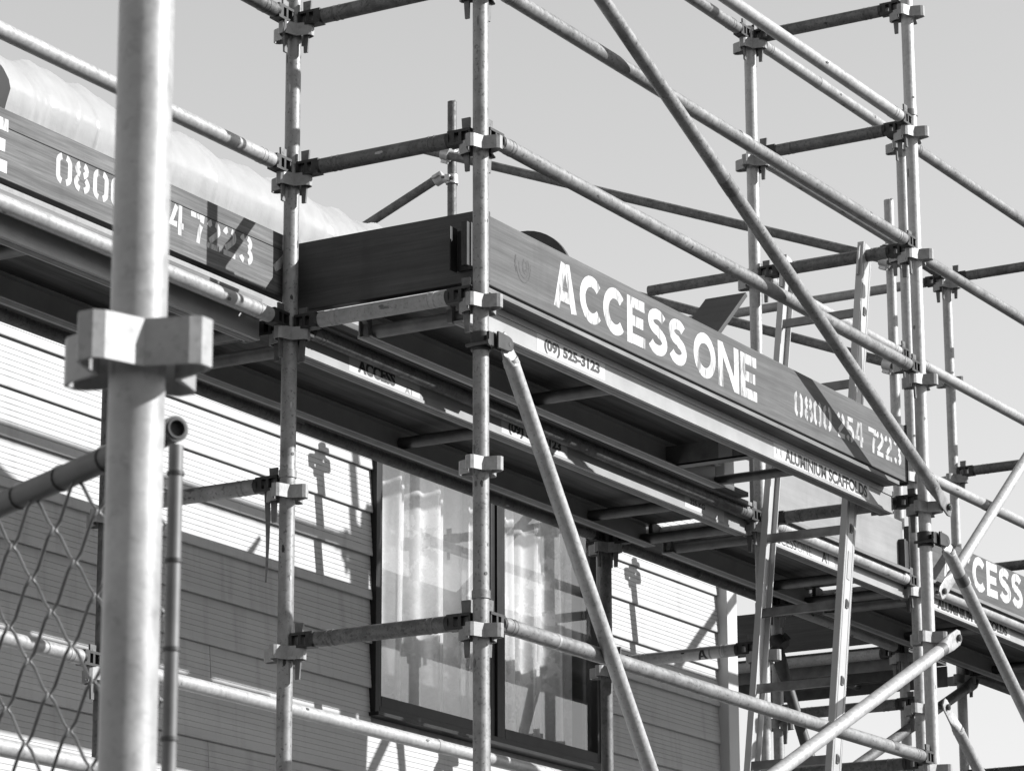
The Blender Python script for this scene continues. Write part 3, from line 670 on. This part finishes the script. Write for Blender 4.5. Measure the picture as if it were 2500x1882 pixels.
# ------------------------------------------------------------------ ladder
t = thing('ladder', (2.2, .38, GZ), 'aluminium ladder with D-shaped rung ends hooked on a cross tube at right', 'ladder')
LX = lambda z: 3.228+.2*(z-1.06)
zt_, zb_ = 1.07, GZ
dz = Vector((LX(zt_)-LX(zb_), 0, zt_-zb_)).normalized(); fx = Vector((dz.z, 0, -dz.x))
for y, s_ in ((.205, -1), (.555, 1)):
    c = Vector(((LX(zt_)+LX(zb_))/2, y, (zt_+zb_)/2)); hl = (zt_-zb_)/2/dz.z
    m = MB(); yv = Vector((0, 1, 0))
    m.obox(c, fx*.039, yv*.0028, dz*hl); m.obox(c+fx*.0385-yv*s_*.010, fx*.0022, yv*.0128, dz*hl); m.obox(c-fx*.0385-yv*s_*.010, fx*.0022, yv*.0128, dz*hl)
    st = m.build('stile', 'ladder', t)
    for o in (-.026, .026): MB().obox(c+fx*o+yv*s_*.0035, fx*.0022, yv*.0008, dz*hl).build('stile_rib', 'ladder', t)
    for i in range(-16, 3):
        z = .20+.295*i
        if z < GZ+.2: continue
        m = MB(); p = Vector((LX(z), y+s_*.0045, z)); dp = [(x, zz) for x, zz in arc(0, 0, .017, .017, -90, 90, 8)]+[(-.010, .017), (-.010, -.017)]
        m.prism(dp, p, fx, dz, yv*s_*.003); m.build('rung_end', 'steel', t)
        m = MB(); m.prism([(x*.7, zz*.7) for x, zz in dp], p+yv*s_*.0031, fx, dz, yv*s_*.0006); m.build('rung_hole', 'black', t)
    m = MB()   # hook
    hk = arc(0, 0, .052, .052, -10, 190, 14)+[(-.051, -.10), (-.015, -.10), (-.030, -.02)]+arc(0, 0, .029, .029, 180, 0, 10)
    m.prism(hk, Vector((W, y-s_*.012-.004, 2*H+ZL-.006)), fx, dz, (0, .008, 0)); m.build('hook', 'zinc', t)
for i in range(-16, 3):
    z = .20+.295*i
    if z < GZ+.2: continue
    m = MB(); dp = [(x, zz) for x, zz in arc(0, 0, .0165, .0165, -90, 90, 8)]+[(-.010, .0165), (-.010, -.0165)]
    m.prism(dp, (LX(z), .208, z), fx, dz, (0, .344, 0)); m.build('rung', 'rung', t)
m = MB(); m.obox(Vector((LX(-.24), .2008, -.24)), fx*.012, Vector((0, .0006, 0)), dz*.055); m.build('label', 'sticker_grey', t)

# ------------------------------------------------------------------ house
hs = thing('house', (1.5, 4.0, GZ), 'pale weatherboard house with a dark-framed window behind the scaffold', 'house')
X0H, X1H, YB = -7.0, 5.255, 6.3
LAPZ, LH = .047, .1695
def board_mesh(L):
    """weatherboard profile: lapped lower edge, six shallow grooves in the upper part"""
    pr = [(0, .004), (-.0115, .0), (-.0135, .003), (-.0135, .010), (-.0125, .016)]
    z = .034
    face = lambda z: -.0125+.0115*(z-.016)/(LH-.016)
    for i in range(6):
        pr += [(face(z), z), (face(z)+.0020, z+.0004), (face(z)+.0020, z+.0020), (face(z), z+.0026)]; z += .0205
    pr += [(face(LH-.002), LH-.002), (-.0005, LH+.010)]
    n = len(pr); vs = [(0, y, zz) for y, zz in pr]+[(L, y, zz) for y, zz in pr]
    fs = [(i, i+1, n+i+1, n+i) for i in range(n-1)]
    m = MB(); m.add(vs, fs, True); m.add([(0, y, zz) for y, zz in pr]+[(0, 0, LH+.01)], [tuple(range(n+1))], True); m.add([(L, y, zz) for y, zz in pr]+[(L, 0, LH+.01)], [tuple(range(n+1))[::-1]], True)
    return m.mesh('weatherboard', mat='siding')
WX0, WX1, WZ0, WZ1 = 2.368, 4.175, -.722, .70      # window opening
BM = {}
def put_board(x0, x1, z):
    k = round(x1-x0, 4)
    if k not in BM: BM[k] = board_mesh(x1-x0)
    place(BM[k], 'weatherboard', hs, (x0, YW+random.uniform(0, .0012), z))
i0 = int((GZ-LAPZ)/LH)-0
for i in range(i0, 6):
    z = LAPZ+i*LH
    if z < GZ: continue
    cuts = [X0H, -2.86 if i % 2 else -4.1, 1.336 if i % 2 == 0 and i < -2 else .36-1.9*(i % 2), X1H]
    if i in (-5, -7): cuts = [X0H, -2.2, 1.336, X1H]
    elif -6 <= i < 3: cuts = [X0H, -3.4+.8*(i % 3), X1H]
    cuts = sorted(set(cuts))
    for a, b in zip(cuts[:-1], cuts[1:]):
        a2, b2 = a+.0012, b-.0012
        if z+LH > WZ0+.02 and z < WZ1-.02:
            if a2 < WX0: put_board(a2, min(b2, WX0), z)
            if b2 > WX1: put_board(max(a2, WX1), b2, z)
        else: put_board(a2, b2, z)
# structure behind the boards: lining, other walls, corner box, soffit, roof
m = MB()
m.box((X0H, YW+.002, GZ), (WX0, YW+.09, 1.1)); m.box((WX1, YW+.002, GZ), (X1H, YW+.09, 1.1))
m.box((WX0, YW+.002, GZ), (WX1, YW+.09, WZ0)); m.box((WX0, YW+.002, WZ1), (WX1, YW+.09, 1.1)); m.build('wall_lining', 'room', hs)
m = MB(); m.box((X1H+.0, YW+.1, GZ), (X1H+.11, YB, 1.1)); m.build('gable_wall', 'siding', hs)
m = MB(); m.box((X0H, YB-.1, GZ), (X1H, YB, 1.1)); m.build('back_wall', 'siding', hs)
m = MB(); m.box((X0H-.1, YW+.0, GZ), (X0H-.0, YB, 1.1)); m.build('gable_wall', 'siding', hs)
m = MB(); m.box((X0H, YW+.09, -1.75), (X1H, YB-.1, -1.70)); m.build('room_floor', 'room', hs)
m = MB(); m.box((X1H, YW-.055, GZ), (X1H+.10, YW+.09, .98)); m.build('corner_board', 'trim', hs, .004)
m = MB(); m.box((X0H-.1, 1.70, .985), (X1H+.2, YB+.1, 1.0)); m.build('soffit', 'trim', hs)
m = MB(); m.box((X0H-.1, 1.675, .80), (X1H+.2, 1.699, 1.0)); m.build('fascia', 'trim', hs)
rx0, rx1 = X0H-.1, X1H+.2
m = MB(); zr0, zr1, ym_ = 1.002, 1.12, (YW+YB)/2
m.add([(rx0,1.72,zr0),(rx1,1.72,zr0),(rx1,ym_,zr1),(rx0,ym_,zr1),(rx0,YB+.34,zr0),(rx1,YB+.34,zr0)], [(0,1,2,3),(3,2,5,4),(0,3,4),(1,5,2)], True); m.build('roof', 'roof', hs)

# window: frame set slightly proud, two sashes, glass, all in dark aluminium
MX = 3.295
m = MB(); fy0, fy1 = YW-.030, YW+.060
m.box((WX0, fy0, WZ0), (WX0+.030, fy1, WZ1)); m.box((WX1-.030, fy0, WZ0), (WX1, fy1, WZ1))
m.box((WX0+.030, fy0, WZ1-.03), (WX1-.030, fy1, WZ1)); m.box((WX0+.030, fy0, WZ0), (WX1-.030, fy1, WZ0+.026))
win = m.build('window', 'frame', hs, .002)
MB().box((WX0-.012, fy0-.022, WZ0-.016), (WX1+.012, YW+.03, WZ0-.001)).build('sill', 'frame', win, .002)
MB().box((MX-.022, fy0+.004, WZ0+.0265), (MX+.022, fy1-.002, WZ1-.0305)).build('mullion', 'frame', win, .002)
for x0, x1 in ((WX0+.0305, MX-.0225), (MX+.0225, WX1-.0305)):
    z0, z1 = WZ0+.027, WZ1-.031; a = .044; y0, y1 = YW-.016, YW+.028
    m = MB(); m.box((x0, y0, z0), (x0+a*.75, y1, z1)); m.box((x1-a*.75, y0, z0), (x1, y1, z1)); m.box((x0+a*.75, y0, z0), (x1-a*.75, y1, z0+a)); m.box((x0+a*.75, y0, z1-a), (x1-a*.75, y1, z1)); m.build('sash', 'frame', win, .003)
    MB().add([(x0+.03, YW+.010, z0+.03), (x1-.03, YW+.010, z0+.03), (x1-.03, YW+.010, z1-.03), (x0+.03, YW+.010, z1-.03)], [(0, 1, 2, 3)], True).build('pane', 'glass', win)
def curtain(x0, x1, label, ph, full):
    m = MB(); nx, nz = 150, 24; vs = []
    for j in range(nz+1):
        zz = WZ0+.02+(WZ1-WZ0-.03)*j/nz; tj = 1-j/nz
        for i in range(nx+1):
            u = i/nx; x = x0+(x1-x0)*u
            f = .016*math.sin(u*26+ph+.9*math.sin(u*5+ph))+.009*math.sin(u*61+ph*2+tj*1.2)+.012*tj*math.sin(u*13+ph*3)
            vs.append((x+.010*math.sin(u*19+tj*2+ph), YW+.135+f*full, zz))
    m.add(vs, [(j*(nx+1)+i, j*(nx+1)+i+1, (j+1)*(nx+1)+i+1, (j+1)*(nx+1)+i) for j in range(nz) for i in range(nx)])
    o = m.build('lace_curtain', 'lace'); tag(o, label, 'curtain', 'lace curtains'); return o
curtain(WX0+.02, MX+.03, 'folded lace curtain behind the left window pane', .4, 1.4)
curtain(MX-.01, WX1-.02, 'lace curtain with flower motifs behind the right window pane', 2.1, 1.2)
o = MB().box((WX0+.04, YW+.33, WZ0+.02), (WX1-.04, YW+.335, WZ1-.02)).build('bright_backing', 'backing'); tag(o, 'plain pale blind added to brighten the lace curtains', 'backing')  # pale surface added behind the lace to brighten the window

# white plastic sheet along the eave
t = thing('plastic_sheet', (.8, YW-.3, .9), 'crumpled white plastic sheet along the roof edge above the left board', 'sheet')
prof = [(-.06, .46), (-.095, .62), (-.128, .76), (-.155, .86), (-.170, .905), (-.166, .930), (-.148, .962), (-.125, .992), (-.098, 1.020), (-.068, 1.045), (-.035, 1.068)]
prof = [(y, z if z < .91 else .905+(z-.905)*1.24) for y, z in prof]
_rf = random.Random(11); FOLD = [(_rf.uniform(-.2, 4.6), _rf.uniform(.004, .012), _rf.uniform(.004, .009)*_rf.choice((-1, 1)), _rf.uniform(-.25, .25)) for _ in range(46)]
m = MB(); nx = 700; xa, xb = -.245, 4.7; vs = []
for i in range(nx+1):
    x = xa+(xb-xa)*i/nx
    wv = .006*math.sin(x*9.5)+.006*math.sin(x*21+1)+.0025*math.sin(x*44+2)+random.uniform(-.0005, .0005)
    for j, (y, z) in enumerate(prof):
        f = max(0, (j-5)/(len(prof)-6)); b = .004*math.sin(x*17+j*.4)+.002*math.sin(x*37+j*.7)+sum(q[2]*math.exp(-((x-q[0]-q[3]*(z-.8))/q[1])**2) for q in FOLD if abs(x-q[0]) < .2)
        zz = z+wv*f*1.6-(.012*f)+(random.uniform(-.0015, .001)-.008*max(0, math.sin(x*13+.5)*math.sin(x*29)-.75) if j == len(prof)-1 else 0)
        skew = .05*(j/10-.4)*(1 if j > 4 else -1)*-1
        xs = x+(-.035*max(0, j-4)/6 if i == 0 else 0)
        vs.append((xs, 1.79+y+b*(.6 if j > 1 else .3), zz))
k = len(prof); m.add(vs, [(i*k+j, (i+1)*k+j, (i+1)*k+j+1, i*k+j+1) for i in range(nx) for j in range(k-1)])
sh = m.build('sheet', 'sheet', t)

# round thing on the deck
t = thing('round_drum', (1.05, .45, .09), 'dark round-topped drum peeping over the left part of the ACCESS ONE board', 'drum')
cz = .372
for xa_ in (1.0, 1.11): MB().tube((xa_, .45, cz), (xa_+.014, .45, cz), .196 if xa_ < 1.05 else .15, 48).build('flange', 'rubber', t, .003)
MB().tube((1.0145, .45, cz), (1.1095, .45, cz), .12, 30).build('hub', 'rubber', t)
for s_ in (-1, 1): MB().box((1.0, .45+s_*.10-.012, .086), (1.12, .45+s_*.10+.012, .24)).build('stand_leg', 'black', t)

# hanging strap below the cross tube left of the speckled pole
t = thing('hanging_strap', (0, D+.075, -.8), 'thin tapering strap hanging beside the speckled pole', 'strap')
vs = []
for i in range(12):
    f = i/11; z = -.46-.30*f; wd = .0075*(1-f)+.0022; x = .008*math.sin(f*3)
    vs += [(x-wd*.5, D+.075+wd*.86, z), (x+wd*.5, D+.075-wd*.86, z), (x+wd*.5+.003, D+.078-wd*.86, z), (x-wd*.5+.003, D+.078+wd*.86, z)]
m = MB(); m.add(vs, [(i*4+a, i*4+(a+1) % 4, i*4+4+(a+1) % 4, i*4+4+a) for i in range(11) for a in range(4)], True); m.build('strap', 'steel', t)
o = MB().prism([(-.004,.0),(.006,.002),(.004,-.02),(-.006,-.045),(-.012,-.05),(-.006,-.02)], (-.075, D-.02, 2*H+ZL-.025), (1.2, 0, 0), (0, 0, 1.2), (0, .003, 0)).build('torn_tape', 'rubber'); tag(o, 'scrap of torn black tape on the rail end at the top edge', 'tape')

# ------------------------------------------------------------------ chain-link fence near the camera
F0 = CAM+(fw+rt*((431-1250)/FPX)-up*((1046-941)/FPX))*3.45
ang = YAW+math.radians(33.6); fd = Vector((math.cos(ang), math.sin(ang), 0)); fn = Vector((fd.y, -fd.x, 0))
t = thing('chain_link_fence', (F0.x, F0.y, GZ), 'chain-link fence panel with a dark top rail at lower left', 'fence')
zr = F0.z
rail = MB().tube(F0, F0+fd*1.5, .0135, 20, hollow=.012); rail.build('top_rail', 'fence', t)
MB().tube(F0-fd*.002, F0+fd*.02, .0105, 20, hollow=.012).build('rail_end', 'rubber', t)
MB().tube((F0.x, F0.y, zr-.018), Vector((F0.x, F0.y, GZ)), .0076, 16).build('end_post', 'postm', t)
MB().tube((F0+fd*1.5), Vector((F0.x, F0.y, GZ))+fd*1.5, .02, 16).build('end_post', 'postm', t)
a, b = .052, .045                               # half width and half height of a mesh
nrow = int((zr-GZ-.03)/b)
for i in range(0, 28):
    u0 = .016+i*a
    pts = []
    for j in range(nrow):
        u = u0+(a if (j+i) % 2 else 0)
        s_ = .0032 if (j+i) % 2 else -.0032
        zc = zr-.008-j*b
        un = u0+(0 if (j+i) % 2 else a)
        sgn = 1 if un > u else -1
        pts.append(F0+fd*(u-sgn*.0035)+fn*(s_)+Vector((0, 0, zc-zr+.0)))
        pts.append(F0+fd*(u+sgn*.009)+fn*(s_*.9)+Vector((0, 0, zc-zr-.009)))
        pts.append(F0+fd*(un-sgn*.009)+fn*(-s_*.9)+Vector((0, 0, zc-zr-b+.009)))
    MB().poly_tube(pts, .0021, 6).build('mesh_wire', 'wire', t)
for j in range(0, nrow, 2):
    z = zr-.045-j*b; MB().tube((F0.x, F0.y, z), (F0.x, F0.y, z-.004), .0092, 12).build('tie_wire', 'fence', t)
for i in range(0, 40, 2):
    p = F0+fd*(.05+i*a); MB().tube(p, p+fd*.003, .0150, 14).build('tie_wire', 'rubber', t)

# ------------------------------------------------------------------ ground
o = MB().add([(-400, -400, GZ), (400, -400, GZ), (400, 400, GZ), (-400, 400, GZ)], [(0, 1, 2, 3)], True).build('ground', 'concrete'); tag(o, 'grey concrete yard', None, kind='structure')
